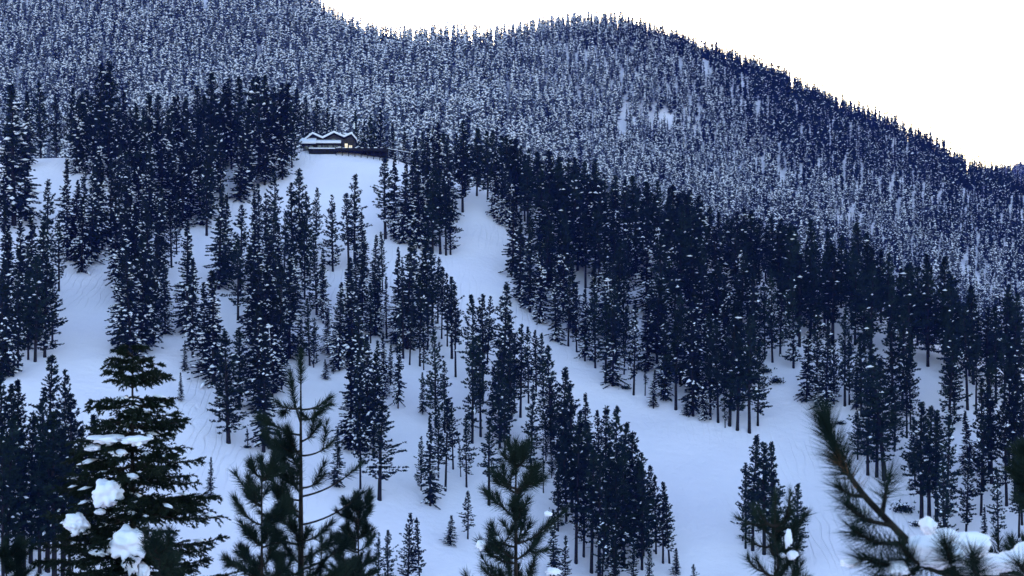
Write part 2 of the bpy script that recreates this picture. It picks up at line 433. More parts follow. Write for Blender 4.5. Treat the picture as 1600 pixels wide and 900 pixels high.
# ------------------------------------------------------------------ the trees one by one: photograph x, tip y, foot y, kind, width
zone('in the stand at the snow bowl edge', '''
22 128 352 s 1.2, 40 142 345 f 1.1, 6 190 360 s, 8 300 420 f .9, 3 420 590 f,
72 278 470 q 1.1, 30 322 540 f, 46 330 525 s 1.1, 60 345 535 q, 12 400 585 f, 28 425 575 q, 44 420 562 d, 55 400 565 d 1.1, 70 405 558 q, 82 420 545 d, 15 350 500 s, 92 330 455 q .9''')
zone('in the snowy stand overhanging the open bowl', '''
105 245 400 s, 128 260 425 s 1.1, 141 255 412 f, 150 250 404 f, 172 250 384 f, 116 280 408 f, 160 240 390 s, 185 225 372 f''')
zone('in the tall snowy column beside the bowl', '''
190 330 546 s, 205 300 556 s 1.1, 222 300 550 s, 240 345 538 f, 258 405 522 s 1.1, 213 245 470 f 1.1, 232 235 462 f, 250 290 482 f, 196 260 450 s, 230 365 545 q, 182 300 450 f''')
zone('among scattered firs left of the middle glade', '''
292 345 520 s 1.05, 301 400 556 s, 268 305 418 p, 276 300 396 p, 252 290 402 p, 323 200 368 p 1.1, 318 440 575 s 1.1, 334 420 598 s 1.2, 342 290 452 f,
352 300 440 f, 372 320 504 p 1.2, 395 300 480 s, 288 530 579 f 1.3, 283 580 627 s 1.3, 329 712 779 f 1.2, 357 515 692 q 1.25, 374 510 640 d 1.2, 343 555 650 q, 387 668 700 t 1.6,
400 400 585 s, 412 420 706 f 1.0, 404 470 645 f, 420 350 560 s, 396 380 530 f''')
zone('in the grove just below the lodge', '''
405 285 402 p, 427 263 436 p 1.05, 416 300 420 q, 443 330 450 p, 471 262 416 q 1.1, 458 285 432 p, 493 292 388 q, 481 300 430 p, 520 303 424 q 1.1, 554 271 412 q 1.2, 545 300 418 p, 566 330 425 f,
436 345 462 s, 452 370 480 s''')
zone('in the thin mid-slope grove', '''
430 390 520 s, 438 410 583 p, 452 400 560 s, 462 380 500 s, 476 340 468 p, 495 370 492 q, 505 385 505 s, 470 492 552 f 1.2, 484 465 571 p, 490 495 574 p .9, 512 480 552 s 1.1, 509 560 592 f 1.4, 521 562 584 q 1.6,
530 440 577 s, 543 400 560 s, 552 420 575 f, 567 400 520 s, 579 440 536 p, 586 420 524 s, 590 400 513 f, 598 361 455 p .9, 583 365 470 f, 604 430 529 t 1.3, 570 370 470 s, 556 380 480 f, 440 500 610 f, 425 460 620 s''')
zone('in the thick clump left of the top run', '''
602 242 373 q 1.2, 616 246 372 f 1.1, 632 255 380 s 1.1, 645 250 378 f 1.2, 655 245 388 s 1.1, 668 250 390 f, 676 260 396 d 1.1, 688 262 397 d 1.1, 697 280 399 d 1.1, 704 290 398 q, 662 200 352 s 1.1, 682 190 350 s 1.1, 648 215 345 f, 700 210 345 f''')
zone('by the upper run', '723 188 331 p 1.35, 745 200 306 d, 762 205 312 d, 772 236 341 s 1.1, 786 250 350 s, 796 260 356 s, 790 210 335 d')
zone('in the mid-slope clump beside the run', '''
622 385 532 f, 636 375 545 f, 646 372 512 s 1.1, 658 370 506 s 1.1, 668 375 510 d 1.1, 676 385 509 d 1.1, 684 400 505 q, 690 415 529 p, 699 425 541 p, 706 432 560 p, 712 442 589 p .8, 630 400 560 t, 656 430 572 p, 668 440 547 p, 640 470 570 t''')
zone('among slim trees in the lower glade', '''
662 505 578 p, 681 512 668 q, 695 562 676 q, 660 580 646 f 1.1, 622 495 638 f .7, 600 520 619 s, 610 528 602 f, 590 530 640 f, 563 570 764 p .7,
560 478 708 s 1.1, 575 520 702 f, 548 545 702 f, 583 550 712 q, 593 625 781 p 1.6, 526 668 760 f 1.1, 536 772 789 t 2,
658 680 766 q, 672 645 790 f, 685 640 746 p, 696 620 767 p, 708 627 733 p, 729 645 761 q 1.1, 764 653 789 p 1.1, 703 803 851 f 1.9, 731 765 842 q 1.3,
637 800 920 q, 656 806 915 q, 590 830 925 q, 606 828 930 p, 720 680 745 t''')
zone('in the tall central grove by the run', '''
738 460 692 p, 751 458 682 p .9, 761 462 569 p, 782 438 690 q 1.05, 795 490 692 p, 813 505 652 p, 826 510 630 p, 838 515 619 p, 849 520 624 d, 862 540 705 d 1.1, 770 570 650 f 1.1, 789 590 716 p, 829 600 746 q, 803 520 640 p,
781 560 700 d, 866 600 700 p, 853 640 720 p''')
zone('in the dense wedge below the run', '''
881 573 780 d 1.05, 894 600 800 p, 917 612 733 f 1.2, 937 640 765 p, 948 632 800 q, 962 635 830 d 1.1, 985 672 845 d 1.1, 1005 705 868 q, 849 695 770 t, 862 690 747 p, 870 690 790 p, 885 680 817 p,
900 660 880 p, 912 700 870 p, 924 700 895 p, 936 705 905 p, 950 700 880 d, 962 720 908 d 1.1, 975 700 885 p, 990 712 874 d, 1003 725 890 d, 1013 725 865 p, 1025 742 865 d 1.1, 1036 752 880 d, 1046 770 880 q, 872 720 830 q,
1057 855 899 f 1.5, 1084 880 935 q 1.3, 866 795 905 f 1.1, 882 835 925 q, 1015 850 915 q, 990 840 920 q, 900 640 810 d, 925 660 840 d, 972 660 850 d, 940 780 920 q, 960 810 925 q''')
zone('in the lone clump beside the lower run', '1176 680 860 d 1.2, 1194 690 866 d 1.1, 1165 722 857 q, 1210 735 868 q, 1246 755 898 d 1.3, 1230 790 890 d 1.1, 1208 690 866 d')
zone('in the bottom corner stand', '''
74 552 893 p 1.1, 98 575 900 p, 28 592 885 p, 5 580 905 d, 48 640 880 d, 110 612 905 p, 143 645 830 p, 124 665 860 d, 22 600 834 p, 62 620 895 d, 85 640 905 d, 10 650 895 d, 38 680 890 d, 133 700 870 d, 155 660 850 f, 100 680 890 d''')
# right-hand forest: its lower edge, tree by tree
zone('along the front edge of the dark forest', '''
800 300 432 f 1.1, 812 350 472 f 1.2, 828 360 488 f 1.1, 845 380 505 s 1.1, 868 410 533 s 1.2, 888 430 541 p 1.0, 901 440 550 q, 914 450 564 f, 930 440 575 q, 946 470 598 d 1.2, 957 480 603 f 1.1, 975 480 585 p, 990 470 617 q, 1008 560 618 t 1.2, 1021 575 638 s 1.2,
1040 500 625 f 1.1, 1056 490 640 d 1.1, 1073 615 650 s 2, 1083 480 650 f, 1101 590 657 s 1.4, 1110 490 655 q, 1122 500 660 d 1.1, 1140 480 665 d, 1152 470 672 d 1.2, 1171 490 676 d 1.1, 1184 530 665 d, 1133 600 668 p''')
zone('fronting the upper right wood', '''
1195 440 561 p, 1207 420 566 p, 1219 430 556 p, 1240 430 575 q, 1180 420 545 p, 1260 500 628 f 1.1, 1275 480 632 q 1.1, 1290 500 636 f 1.1, 1303 520 632 q, 1320 480 634 p, 1327 520 632 p, 1338 560 640 f, 1285 560 640 s''')
zone('in the right-hand wood above the foreground bough', '''
1340 640 718 d 1.2, 1356 600 742 d 1.2, 1370 560 745 d 1.2, 1382 555 750 d 1.2, 1398 600 705 d 1.3, 1417 560 684 p, 1423 540 670 p, 1346 520 660 d, 1365 500 650 d, 1395 500 660 d, 1410 480 640 d,
1440 628 812 d 1.2, 1452 635 814 d 1.2, 1463 640 815 d 1.2, 1475 650 880 q, 1430 650 760 d 1.2, 1483 525 672 q, 1491 540 662 p, 1509 705 838 q 1.1, 1533 590 805 p 1.1, 1549 560 755 p, 1512 640 738 f 1.1, 1484 440 640 d, 1512 470 640 p,
1545 600 745 q, 1560 728 860 q, 1573 560 790 p, 1583 600 730 p, 1586 560 780 p, 1597 600 820 p, 1592 700 840 d, 1538 790 864 f 1.2, 1525 520 640 p, 1556 500 630 p, 1570 520 640 p, 1590 520 640 p''')
fill('in the second rank of the dark forest', [(806,400),(870,440),(960,500),(1060,540),(1180,545),(1170,640),(1060,620),(950,560),(870,510)], 34, 24, 31, 'qfsdfd', 1, 5.0, 1.15)
fill('in the middle ranks of the dark forest', [(805,345),(900,380),(1000,425),(1180,480),(1180,545),(1060,535),(960,500),(870,440)], 44, 26, 33, 'ddfqdsd', 2, 4.5, 1.2)
fill('in the last rank of the dark forest', [(790,310),(900,352),(1000,395),(1200,447),(1200,490),(1000,430),(900,390),(800,345)], 36, 26, 33, 'ddddq', 3, 4.2, 1.25)
fill('in the upper wood above the snow lane', [(1200,450),(1340,487),(1450,538),(1600,604),(1600,650),(1450,585),(1340,560),(1240,540)], 46, 27, 35, 'ddddd', 4, 4.5, 1.15)
fill('in the snowy wood left of the lodge', [(190,262),(400,262),(455,285),(400,300),(300,360),(200,350),(110,262)], 46, 24, 33, 'fsfsq', 5, 4.6, 1.15)
fill('in the shaded rank under the left ridge', [(120,252),(400,250),(400,268),(120,275)], 26, 26, 33, 'dqdf', 6, 4.2, 1.15)
zone('beside the lodge on the ridge', '405 118 272 q 1.2, 425 150 258 d 1.1, 448 130 256 d 1.3, 456 160 262 q 1.1, 436 140 262 f 1.1, 418 135 266 f')
behind('behind the left snow brow', '''
64 128 705 d .9, 88 145 706 d .9, 110 136 705 d .9, 131 142 706 d, 157 101 704 d 1.2, 174 95 706 d 1.3, 192 140 708 d, 205 165 712 d, 144 150 712 d''')
behind('on the ridge skyline left of the lodge', '''
226 168 714 d 1.1, 246 172 716 d 1.1, 272 150 716 d 1.2, 290 152 720 d 1.1, 310 132 718 d 1.2, 328 114 722 d 1.2, 346 128 720 d 1.2, 360 122 724 d, 376 120 722 d 1.2, 394 120 726 d 1.2, 412 117 724 d 1.2, 428 136 728 d 1.1, 444 130 726 d 1.2, 462 138 730 d 1.1, 478 150 735 d, 494 156 740 d, 510 168 742 d''')
behind('behind the lodge', '556 172 752 d .8, 576 178 752 d .8, 596 168 750 d .8, 612 192 748 d .7, 632 196 742 f .9, 520 180 750 d .8, 566 190 760 d .8, 586 188 758 d .8')
behind('on the crest behind the top run', '648 215 722 d, 660 205 726 d, 676 196 728 f 1.1, 694 205 726 d 1.1, 712 210 722 d 1.1, 730 205 720 d 1.1, 748 200 716 d 1.1, 768 204 712 d 1.2, 786 212 710 d 1.2')
cr = [(800,215),(814,228),(828,233),(843,238),(858,238),(872,246),(886,247),(900,246),(914,252),(930,262),(946,272),(962,272),(978,280),(994,285),(1010,283),(1028,282),(1046,292),(1062,300),(1075,297),(1092,305),(1108,320),(1125,330),(1142,340),(1160,346),(1178,345),(1196,352),(1207,335),(1224,360),(1242,372),(1260,375),(1276,376),(1292,385),(1310,392),(1322,388),(1340,405),(1356,415),(1372,420),(1390,428),(1408,430),(1424,445),(1442,455),(1460,462),(1478,470),(1495,485),(1512,492),(1528,500),(1544,510),(1560,512),(1576,520),(1592,528)]
behind('on the descending crest of the dark forest', ', '.join('%d %d %d d 1.2' % (x, y, np.interp(x, [740, 1000, 1200, 1450, 1600], [694, 646, 614, 562, 530]) + (i * 7) % 13) for i, (x, y) in enumerate(cr)))

# nobody can pick out every tree of the packed ranks: the 300 pines that show largest stay single, the rest is one mass
PACKED = ('on the descending crest', 'in the last rank', 'in the upper wood above', 'in the shaded rank', 'on the ridge skyline', 'in the middle ranks', 'on the crest behind')
def shows(t): return t[3] / t[2][1] * (.45 if t[0].startswith(PACKED[:4]) else .7 if t[0].startswith(PACKED) else 1.0)
pines = sorted([i for i, t in enumerate(TREES) if t[4] in 'pqd'], key=lambda i: -shows(TREES[i]))
MASS = set(pines[290:])
byz = {}
for i, t in enumerate(TREES):
    if i not in MASS: byz.setdefault(t[0], []).append(t)
n_of = {}
for ph, lst in byz.items():
    lst.sort(key=lambda t: t[1])
    for k, (ph, px, p, h, kd, wf) in enumerate(lst):
        rs = random.Random(int(px * 31 + h * 977))
        nm, adj, cat = KNAME[kd]
        size = 'small ' if h < 14 else ('tall ' if h > 33 else '')
        lab = f"{size}{adj}, {ordinal(k)} from left {ph}" if len(lst) > 1 else f"{size}{adj} {ph}"
        e = thing(nm, (p[0], p[1], p[2] - .25), lab, cat, 'conifers on the ski hill')
        s = h / 30.0; wv = (s * wf if h > 12 else max(s, .3) * wf * .9)
        e.rotation_euler = (rs.gauss(0, .018), rs.gauss(0, .022), rs.uniform(0, 6.28)); wv *= rs.uniform(.84, 1.14); e.scale = (wv, wv * rs.uniform(.9, 1.1), s)
        key = rs.choice(VAR[kd]); tr, crn, sn = PROTO[key]
        link('trunk', tr, e); cw = link('crown', crn, e); tag(link('snow', sn, cw), kind='stuff')
        n_of[nm] = n_of.get(nm, 0) + 1
print('TREES', n_of, 'mass', len(MASS), {k: len(v) for k, v in byz.items()})
def scatter(name, pts, kinds, turn, tall, wide, coll, label, cat):
    me = bpy.data.meshes.new(name); n = len(pts); me.vertices.add(n)
    me.vertices.foreach_set('co', np.asarray(pts, np.float32).ravel())
    for nm, ty, dt in (('kind_index', 'INT', np.asarray(kinds, np.int32)), ('turn', 'FLOAT', np.asarray(turn, np.float32)), ('tall', 'FLOAT', np.asarray(tall, np.float32)), ('wide', 'FLOAT', np.asarray(wide, np.float32))):
        at = me.attributes.new(nm, ty, 'POINT'); at.data.foreach_set('value', dt)
    o = tag(link(name, me), label, cat, kind='stuff')
    ng = bpy.data.node_groups.new('scatter', 'GeometryNodeTree')
    ng.interface.new_socket('Geometry', in_out='INPUT', socket_type='NodeSocketGeometry'); ng.interface.new_socket('Geometry', in_out='OUTPUT', socket_type='NodeSocketGeometry')
    N = ng.nodes; gi = N.new('NodeGroupInput'); go = N.new('NodeGroupOutput'); ip = N.new('GeometryNodeInstanceOnPoints'); ci = N.new('GeometryNodeCollectionInfo')
    ci.inputs['Collection'].default_value = coll; ci.inputs['Separate Children'].default_value = True; ci.inputs['Reset Children'].default_value = True
    def attr(nm, ty):
        a = N.new('GeometryNodeInputNamedAttribute'); a.data_type = ty; a.inputs['Name'].default_value = nm; return a.outputs['Attribute']
    c1 = N.new('ShaderNodeCombineXYZ'); c2 = N.new('ShaderNodeCombineXYZ'); er = N.new('FunctionNodeEulerToRotation'); L = ng.links.new
    L(gi.outputs[0], ip.inputs['Points']); L(ci.outputs[0], ip.inputs['Instance']); ip.inputs['Pick Instance'].default_value = True
    L(attr('kind_index', 'INT'), ip.inputs['Instance Index']); L(attr('turn', 'FLOAT'), c1.inputs[2]); L(c1.outputs[0], er.inputs[0]); L(er.outputs[0], ip.inputs['Rotation'])
    wd = attr('wide', 'FLOAT'); L(wd, c2.inputs[0]); L(wd, c2.inputs[1]); L(attr('tall', 'FLOAT'), c2.inputs[2]); L(c2.outputs[0], ip.inputs['Scale'])
    L(ip.outputs[0], go.inputs[0]); o.modifiers.new('scatter', 'NODES').node_group = ng
    return o
def multi(name, groups):
    V, T = join([g[0] for g in groups]); me = mesh(name, V, T, groups[0][1])
    for g in groups[1:]: me.materials.append(g[1])
    me.polygons.foreach_set('material_index', np.concatenate([np.full(len(g[0][1]), i, np.int32) for i, g in enumerate(groups)])); me.update()
    return me
pk = bpy.data.collections.new('packed_pine_kinds'); keys = VAR['d'] + VAR['q']
for i, key in enumerate(keys):
    a, b, s, kind = RAW[key]; pk.objects.link(bpy.data.objects.new('packed_pine_%02d' % i, multi('packed_pine', [(a, M_BARK), (b, M_PINE), (s, M_SNOW)])))
ms = [TREES[i] for i in sorted(MASS)]; rs = np.random.RandomState(3); n = len(ms)
scatter('packed_pine_ranks', [t[2] - (0, 0, .25) for t in ms], [rs.randint(0, 4) if t[4] == 'd' else rs.randint(4, 8) for t in ms], rs.uniform(0, 6.28, n), [t[3] / 30 for t in ms], [t[3] / 30 * t[5] for t in ms], pk,
        'dark packed pines filling the back ranks along the crest', 'forest')

# low bushes on the snow
def bush(px, py, w_, label, seed):
    p = cast(px, py)[0]; rs = np.random.RandomState(seed); s = w_ / F * p[1]
    e = thing('bush', (p[0], p[1], p[2] - .05), label, 'bush', 'bushes on the snow')
    n = 150; c_ = rs.normal(0, .27, (n, 3)) * (s, s, s * .7); c_[:, 2] = np.abs(c_[:, 2]) + .1
    J = np.repeat(np.arange(n), 5); D = norm(rs.normal(size=(len(J), 3)) + (0, 0, .5))
    f = link('foliage', mesh('bush_leaves', *blades(c_[J], D, rs.uniform(.2, .4, len(J)) * s * .35 + .1, np.full(len(J), .06 * s + .03), rs), M_PINE), e)
    m = 12; cc = rs.normal(0, .25, (m, 3)) * (s, s, 0) + (0, 0, s * .42)
    link('snow', mesh('bush_snow', *clumps(cc, np.full(m, .1 * s), np.full(m, .08 * s), np.full(m, .05 * s), rs.uniform(0, 6, m), np.zeros(m), rs), M_SNOW, True), f)
    st = [tube([(0, 0, -.2), (.05 * s * k, 0, .25 * s), (.2 * s * k, .1 * s, .5 * s)], [.05, .04, .02], 5) for k in (-1, 1)]
    link('stem', mesh('bush_stem', *join(st), M_BARK), e)
for px, py, w_, lb, sd in [(1184, 572, 15, 'upper of three dark bushes on the snow lane above the front forest', 1), (1196, 582, 17, 'middle of three dark bushes on the snow lane above the front forest', 2),
                           (1213, 598, 19, 'lowest of three dark bushes on the snow lane above the front forest', 3), (1313, 663, 13, 'round dark bush alone on the snow above the foreground bough', 4),
                           (386, 700, 11, 'tiny dark bush on open snow below the dense pine', 5), (536, 788, 9, 'tiny bush on the snow below the lower middle glade', 6),
                           (978, 608, 14, 'low snow-capped bush at the foot of the dark forest edge', 7), (1433, 822, 15, 'dark bush on the snow below the right-hand wood', 8),
                           (1412, 800, 30, 'broad dark shrub right of the foreground bough tip', 9)]:
    bush(px, py, w_, lb, sd)

# ------------------------------------------------------------------ lodge on the brow
def poly_prism(pts, y0, y1):
    """outline in x, z pushed through from y0 (towards the camera) to y1"""
    n = len(pts); V = [(x, y0, z) for x, z in pts] + [(x, y1, z) for x, z in pts]
    Fc = [tuple(range(n)), tuple(range(2 * n - 1, n - 1, -1))] + [(i, i + n, (i + 1) % n + n, (i + 1) % n) for i in range(n)]
    return V, Fc
def box(x0, x1, y0, y1, z0, z1): return poly_prism([(x0, z0), (x1, z0), (x1, z1), (x0, z1)], y0, y1)
def cat_(parts):
    VV, FF = [], []
    for V, Fc in parts:
        k = len(VV); VV += V; FF += [tuple(i + k for i in f) for f in Fc]
    return VV, FF
def part(name, geo, m, parent, smooth=False, bev=0.0):
    me = mesh(name, np.array(geo[0]), [list(f) for f in geo[1]], m)
    bm = bmesh.new(); bm.from_mesh(me); bmesh.ops.recalc_face_normals(bm, faces=bm.faces)
    if bev: bmesh.ops.bevel(bm, geom=bm.edges[:], offset=bev, segments=3, profile=.6, affect='EDGES')
    bm.to_mesh(me); bm.free()
    if smooth: me.polygons.foreach_set('use_smooth', np.ones(len(me.polygons), bool))
    return link(name, me, parent)
LD = 712.0; PX = LD / F
lz = (450 - 236) / F * LD
lodge = thing('ski_lodge', ((513 - 800) / F * LD, LD, lz), 'brown timber lodge with zigzag snow-covered roof on the ridge', 'lodge', rz=R(4))
top = [(-12.6, 3.0), (-7.1, 7.4), (-2.6, 5.3), (2.6, 8.0), (7.3, 5.9), (10.6, 7.5), (13.0, 4.7)]
wall = [(-11.6, -2.5), (12.2, -2.5), (12.2, 5.2), (10.6, 7.1), (7.3, 5.5), (2.6, 7.6), (-2.6, 4.9), (-7.1, 7.0), (-11.6, 3.5)]
part('wall', poly_prism(wall, 0, 12), M_WALL, lodge)
def strip(pts, lo, hi): return [(x, z + lo) for x, z in pts] + [(x, z + hi) for x, z in reversed(pts)]
rf = part('roof', poly_prism(strip(top, .02, .34), -1.4, 13), M_WOOD, lodge)
part('snow', poly_prism(strip([(x * 1.01, z) for x, z in top], .35, 1.35), -1.9, 13.1), M_SNOW, rf, True, .2)
for x0, x1, z0, z1, y0 in ((-13.0, -5.4, 2.7, 4.7, -4.2), (-5.35, 5.9, 3.0, 3.9, -3.6)):
    quad = [(x0, y0, z0), (x1, y0, z0), (x1, -.05, z1), (x0, -.05, z1)]
    V = quad + [(x, y, z + .25) for x, y, z in quad]
    FF = [(0, 1, 2, 3), (4, 5, 6, 7), (0, 1, 5, 4), (1, 2, 6, 5), (2, 3, 7, 6), (3, 0, 4, 7)]
    pr = part('porch_roof', (V, FF), M_WOOD, lodge)
    V = [(x * 1.01, y - .2, z + .26) for x, y, z in quad] + [(x * 1.01, y - .2, z + 1.3) for x, y, z in quad]
    part('snow', (V, FF), M_SNOW, pr, True, .2)
for x in (-12.4, -9.0, -5.2, -1.5, 2.2, 5.5): part('post', box(x - .14, x + .14, -3.4, -3.1, -1.5, 3.05), M_WOOD, lodge)
def window(x0, x1, z0, z1, y, glass_m, label=None):
    f = part('window', cat_([box(x0 - .12, x1 + .12, y - .1, y + .04, z1, z1 + .12), box(x0 - .12, x1 + .12, y - .12, y + .04, z0 - .12, z0), box(x0 - .12, x0, y - .1, y + .04, z0, z1), box(x1, x1 + .12, y - .1, y + .04, z0, z1),
                             box((x0 + x1) / 2 - .04, (x0 + x1) / 2 + .04, y - .08, y + .02, z0, z1)]), M_WOOD, lodge)
    part('pane', box(x0, x1, y - .05, y - .02, z0, z1), glass_m, f)
    if label: f['label'] = label
for x in (-10.4, -7.9, -4.2, -1.6, 1.0, 3.6): window(x - .9, x + .9, .7, 2.6, 0, M_GLASS)
window(7.6, 8.9, 1.5, 3.5, 0, M_LIT, 'brightly lit window at the deck end')
window(9.5, 11.0, 1.6, 2.7, 0, M_LIT, 'dimmer lit window by the wall corner')
for x, z in ((-7.1, 5.2), (2.6, 5.4)): window(x - .8, x + .8, z - .7, z + .4, 0, M_GLASS)
part('terrace', box(-8.5, 4.0, -7.5, .0, -3.5, .35), M_WOOD, lodge)
part('terrace_snow', box(-8.6, 3.6, -7.7, -5.0, .36, .85), M_SNOW, lodge, True, .15)
# deck on posts
deck = thing('viewing_deck', ((525 - 800) / F * (LD - 6), LD - 6, (450 - 232.5) / F * (LD - 6)), 'long dark wooden deck on posts beside the lodge', 'deck')
part('floor', box(0, 23.5, -3.0, 5.0, -.35, .05), M_WOOD, deck)
part('fascia', box(-.1, 23.6, -3.15, -3.01, -1.3, .1), M_WOOD, deck)
for i in range(9):
    x = .4 + i * 2.85
    part('support_post', box(x - .16, x + .16, -2.9, -2.6, -7.5, -.36), M_WOOD, deck)
    part('support_post', box(x - .16, x + .16, 2.4, 2.7, -7.5, -.36), M_WOOD, deck)
part('back_wall', box(0, 23.5, 4.6, 4.9, -7, -.36), M_WOOD, deck)
for i in range(9):
    x = .2 + i * 2.88; part('rail_post', box(x - .08, x + .08, -3.0, -2.85, .06, 1.15), M_WOOD, deck)
for z in (.45, .8, 1.12):
    rl = part('rail', box(0, 23.5, -3.0, -2.88, z, z + .09), M_WOOD, deck)
part('snow', cat_([box(.3 + i * 2.9, .3 + i * 2.9 + random.uniform(.9, 2.3), -3.12, -2.5, .06, .06 + random.uniform(.2, .4)) for i in range(8)]), M_SNOW, deck, True, .07)
part('snow', box(1.2, 2.6, -2.8, -1.6, .06, .95), M_SNOW, deck, True, .3)
ramp = thing('access_ramp', ((605 - 800) / F * (LD - 5), LD - 5, (450 - 233) / F * (LD - 5)), 'dark railed ramp running down from the deck end', 'ramp')
def slanted(x0, x1, z0, z1, th, ya, yb): return [(x0, ya, z0), (x1, ya, z1), (x1, ya, z1 + th), (x0, ya, z0 + th), (x0, yb, z0), (x1, yb, z1), (x1, yb, z1 + th), (x0, yb, z0 + th)], [(0, 1, 2, 3), (4, 5, 6, 7), (0, 1, 5, 4), (1, 2, 6, 5), (2, 3, 7, 6), (3, 0, 4, 7)]
part('ramp_floor', slanted(.2, 11, -.3, -2.2, .3, -3, 0), M_WOOD, ramp)
part('rail', slanted(.2, 11, 1.0, -.9, .1, -3, -2.9), M_WOOD, ramp); part('rail', slanted(.2, 11, .5, -1.4, .1, -3, -2.9), M_WOOD, ramp)
for i in range(5):
    x = .5 + i * 2.5; z = -1.9 * (x - .2) / 10.8; part('rail_post', box(x - .08, x + .08, -3.05, -2.85, z - 7, z + 1.05), M_WOOD, ramp)
part('snow', slanted(.2, 11, .02, -1.88, .2, -3, -.5), M_SNOW, ramp)
# snow-plastered pole behind the lodge
fp = thing('flagpole', ((553.5 - 800) / F * (LD + 10), LD + 10, lz - 2), 'thin pole with white snow-plastered head above the lodge roof', 'pole')
link('shaft', mesh('shaft', *tube([(0, 0, -2), (0, 0, 8), (0, 0, 15.5)], [.12, .1, .08], 8), M_WOOD), fp)
part('sign_head', box(-.32, .32, -.2, .2, 13.3, 16.1), M_METAL, fp, True, .08)
# timber lying on the bowl's brow
p = cast(91, 314)[0]
lg = thing('fallen_log', (p[0], p[1], p[2] + .3), 'dark log lying on the snow brow at the far left', 'log')
link('stem', mesh('log_stem', *tube([(-1.8, 0, 0), (0, .1, .05), (1.7, 0, .0)], [.36, .33, .28], 9), M_BARK), lg)
link('snow', mesh('log_snow', *clumps(np.array([(-1., 0, .34), (.1, 0, .36), (1., 0, .3)]), np.full(3, .6), np.full(3, .25), np.full(3, .14), np.zeros(3), np.zeros(3), np.random.RandomState(2)), M_SNOW, True), lg)
p = cast(1562, 872)[0]
sg = thing('dead_snag', (p[0], p[1], p[2] - .3), 'leaning dead trunk on the snow under the right-hand wood', 'dead tree')
link('stem', mesh('snag_stem', *tube([(0, 0, -.4), (-.9, 0, 1.8), (-1.9, .1, 4.2)], [.22, .18, .07], 7), M_BARK), sg)

# ------------------------------------------------------------------ the wooded mountain: thousands of snowy trees that read as one mass
def far_tree(seed, snow, width):
    rs = np.random.RandomState(seed); HT = 20.; n = 150
    z = 1.5 + (HT - 1.8) * rs.uniform(0, 1, n) ** 1.15; a = rs.uniform(0, 2 * np.pi, n); t = z / HT
    rr = width * (1 - t) ** .8 * rs.uniform(.5, 1.15, n) + .15
    D = norm(np.stack([np.cos(a), np.sin(a), rs.uniform(-.55, .15, n)], -1))
    O = np.stack([0 * z, 0 * z, z], -1)
    parts = [blades(O, D, rr, np.clip(rr * .9, .5, 1.6), rs)]
    # flip: wide at the outside reads as boughs
    k = 150; i = rs.randint(0, n, k); c_ = O[i] + D[i] * (rr[i] * rs.uniform(.45, .9, k))[:, None]
    parts.append(blades(c_, norm(rs.normal(size=(k, 3)) + D[i] * .6), rs.uniform(.5, 1.1, k), rs.uniform(.45, .8, k), rs))
    parts.append(tube([(0, 0, -1), (0, 0, 8), (0, 0, HT - .3)], [.3, .2, .05], 4))
    V, T = join(parts); me = mesh('far_tree', V, T, M_FIR)
    m = int(snow * 36); i = rs.randint(0, n, m); c_ = O[i] + D[i] * (rr[i] * rs.uniform(.55, .98, m))[:, None] + (0, 0, .22)
    S = clumps(c_, rs.uniform(.5, 1.2, m), rs.uniform(.4, .8, m), rs.uniform(.25, .5, m), a[i], np.full(m, .4), rs)
    V2 = np.vstack([V, S[0]]); T2 = np.vstack([T, S[1] + len(V)])
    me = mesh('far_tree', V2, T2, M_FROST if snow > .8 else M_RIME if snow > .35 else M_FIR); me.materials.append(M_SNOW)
    me.polygons.foreach_set('material_index', np.r_[np.zeros(len(T), np.int32), np.ones(len(S[1]), np.int32)]); me.update()
    return me
src = bpy.data.collections.new('far_tree_kinds')
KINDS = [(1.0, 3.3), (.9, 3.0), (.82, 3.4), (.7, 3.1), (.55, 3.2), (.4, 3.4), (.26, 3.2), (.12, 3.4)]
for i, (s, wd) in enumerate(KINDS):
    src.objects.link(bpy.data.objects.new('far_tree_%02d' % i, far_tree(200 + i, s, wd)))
rs = np.random.RandomState(5)
gx, gy = np.meshgrid(np.arange(-760, 760, 7.3), np.arange(985, 1900, 8.2))
gx = gx.ravel() + rs.uniform(-3.1, 3.1, gx.size); gy = gy.ravel() + rs.uniform(-3.3, 3.3, gy.size)
gz = H(gx, gy); px = 800 + gx / gy * F; py = 450 - gz / gy * F
ok = (px > -70) & (px < 1670) & (py > -60)
ok &= gy < np.interp(px, [a[0] for a in sky_line], [a[2] for a in sky_line]) + 45
ok &= rs.uniform(0, 1, gx.size) < np.clip(.6 + 1.2 * vnoise(gx, gy, 34, 11), .5, 1)
ok &= vnoise(gx * 1.9, gy * .55, 34, 12) > .10
for bx, by, rx, ry in [(1332, 335, 5, 20), (1404, 335, 4, 15), (1508, 415, 7, 16), (1528, 435, 6, 14), (1570, 470, 10, 16), (1440, 440, 5, 14), (1465, 400, 4, 12), (858, 165, 2.5, 9), (40, 5, 8, 10), (448, 18, 7, 12)]:
    ok &= ((px - bx) / rx) ** 2 + ((py - 6 - by) / ry) ** 2 > 1
gx, gy, gz, px, py = gx[ok], gy[ok], gz[ok], px[ok], py[ok]
n = len(gx)
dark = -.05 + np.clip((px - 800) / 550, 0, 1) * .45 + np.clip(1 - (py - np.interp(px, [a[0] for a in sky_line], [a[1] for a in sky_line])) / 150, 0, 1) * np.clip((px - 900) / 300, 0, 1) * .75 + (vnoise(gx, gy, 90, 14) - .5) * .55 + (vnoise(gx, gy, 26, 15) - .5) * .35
var = np.clip(np.round(dark * 7 + rs.normal(.8, 1.3, n)), 0, 7).astype(np.int32)
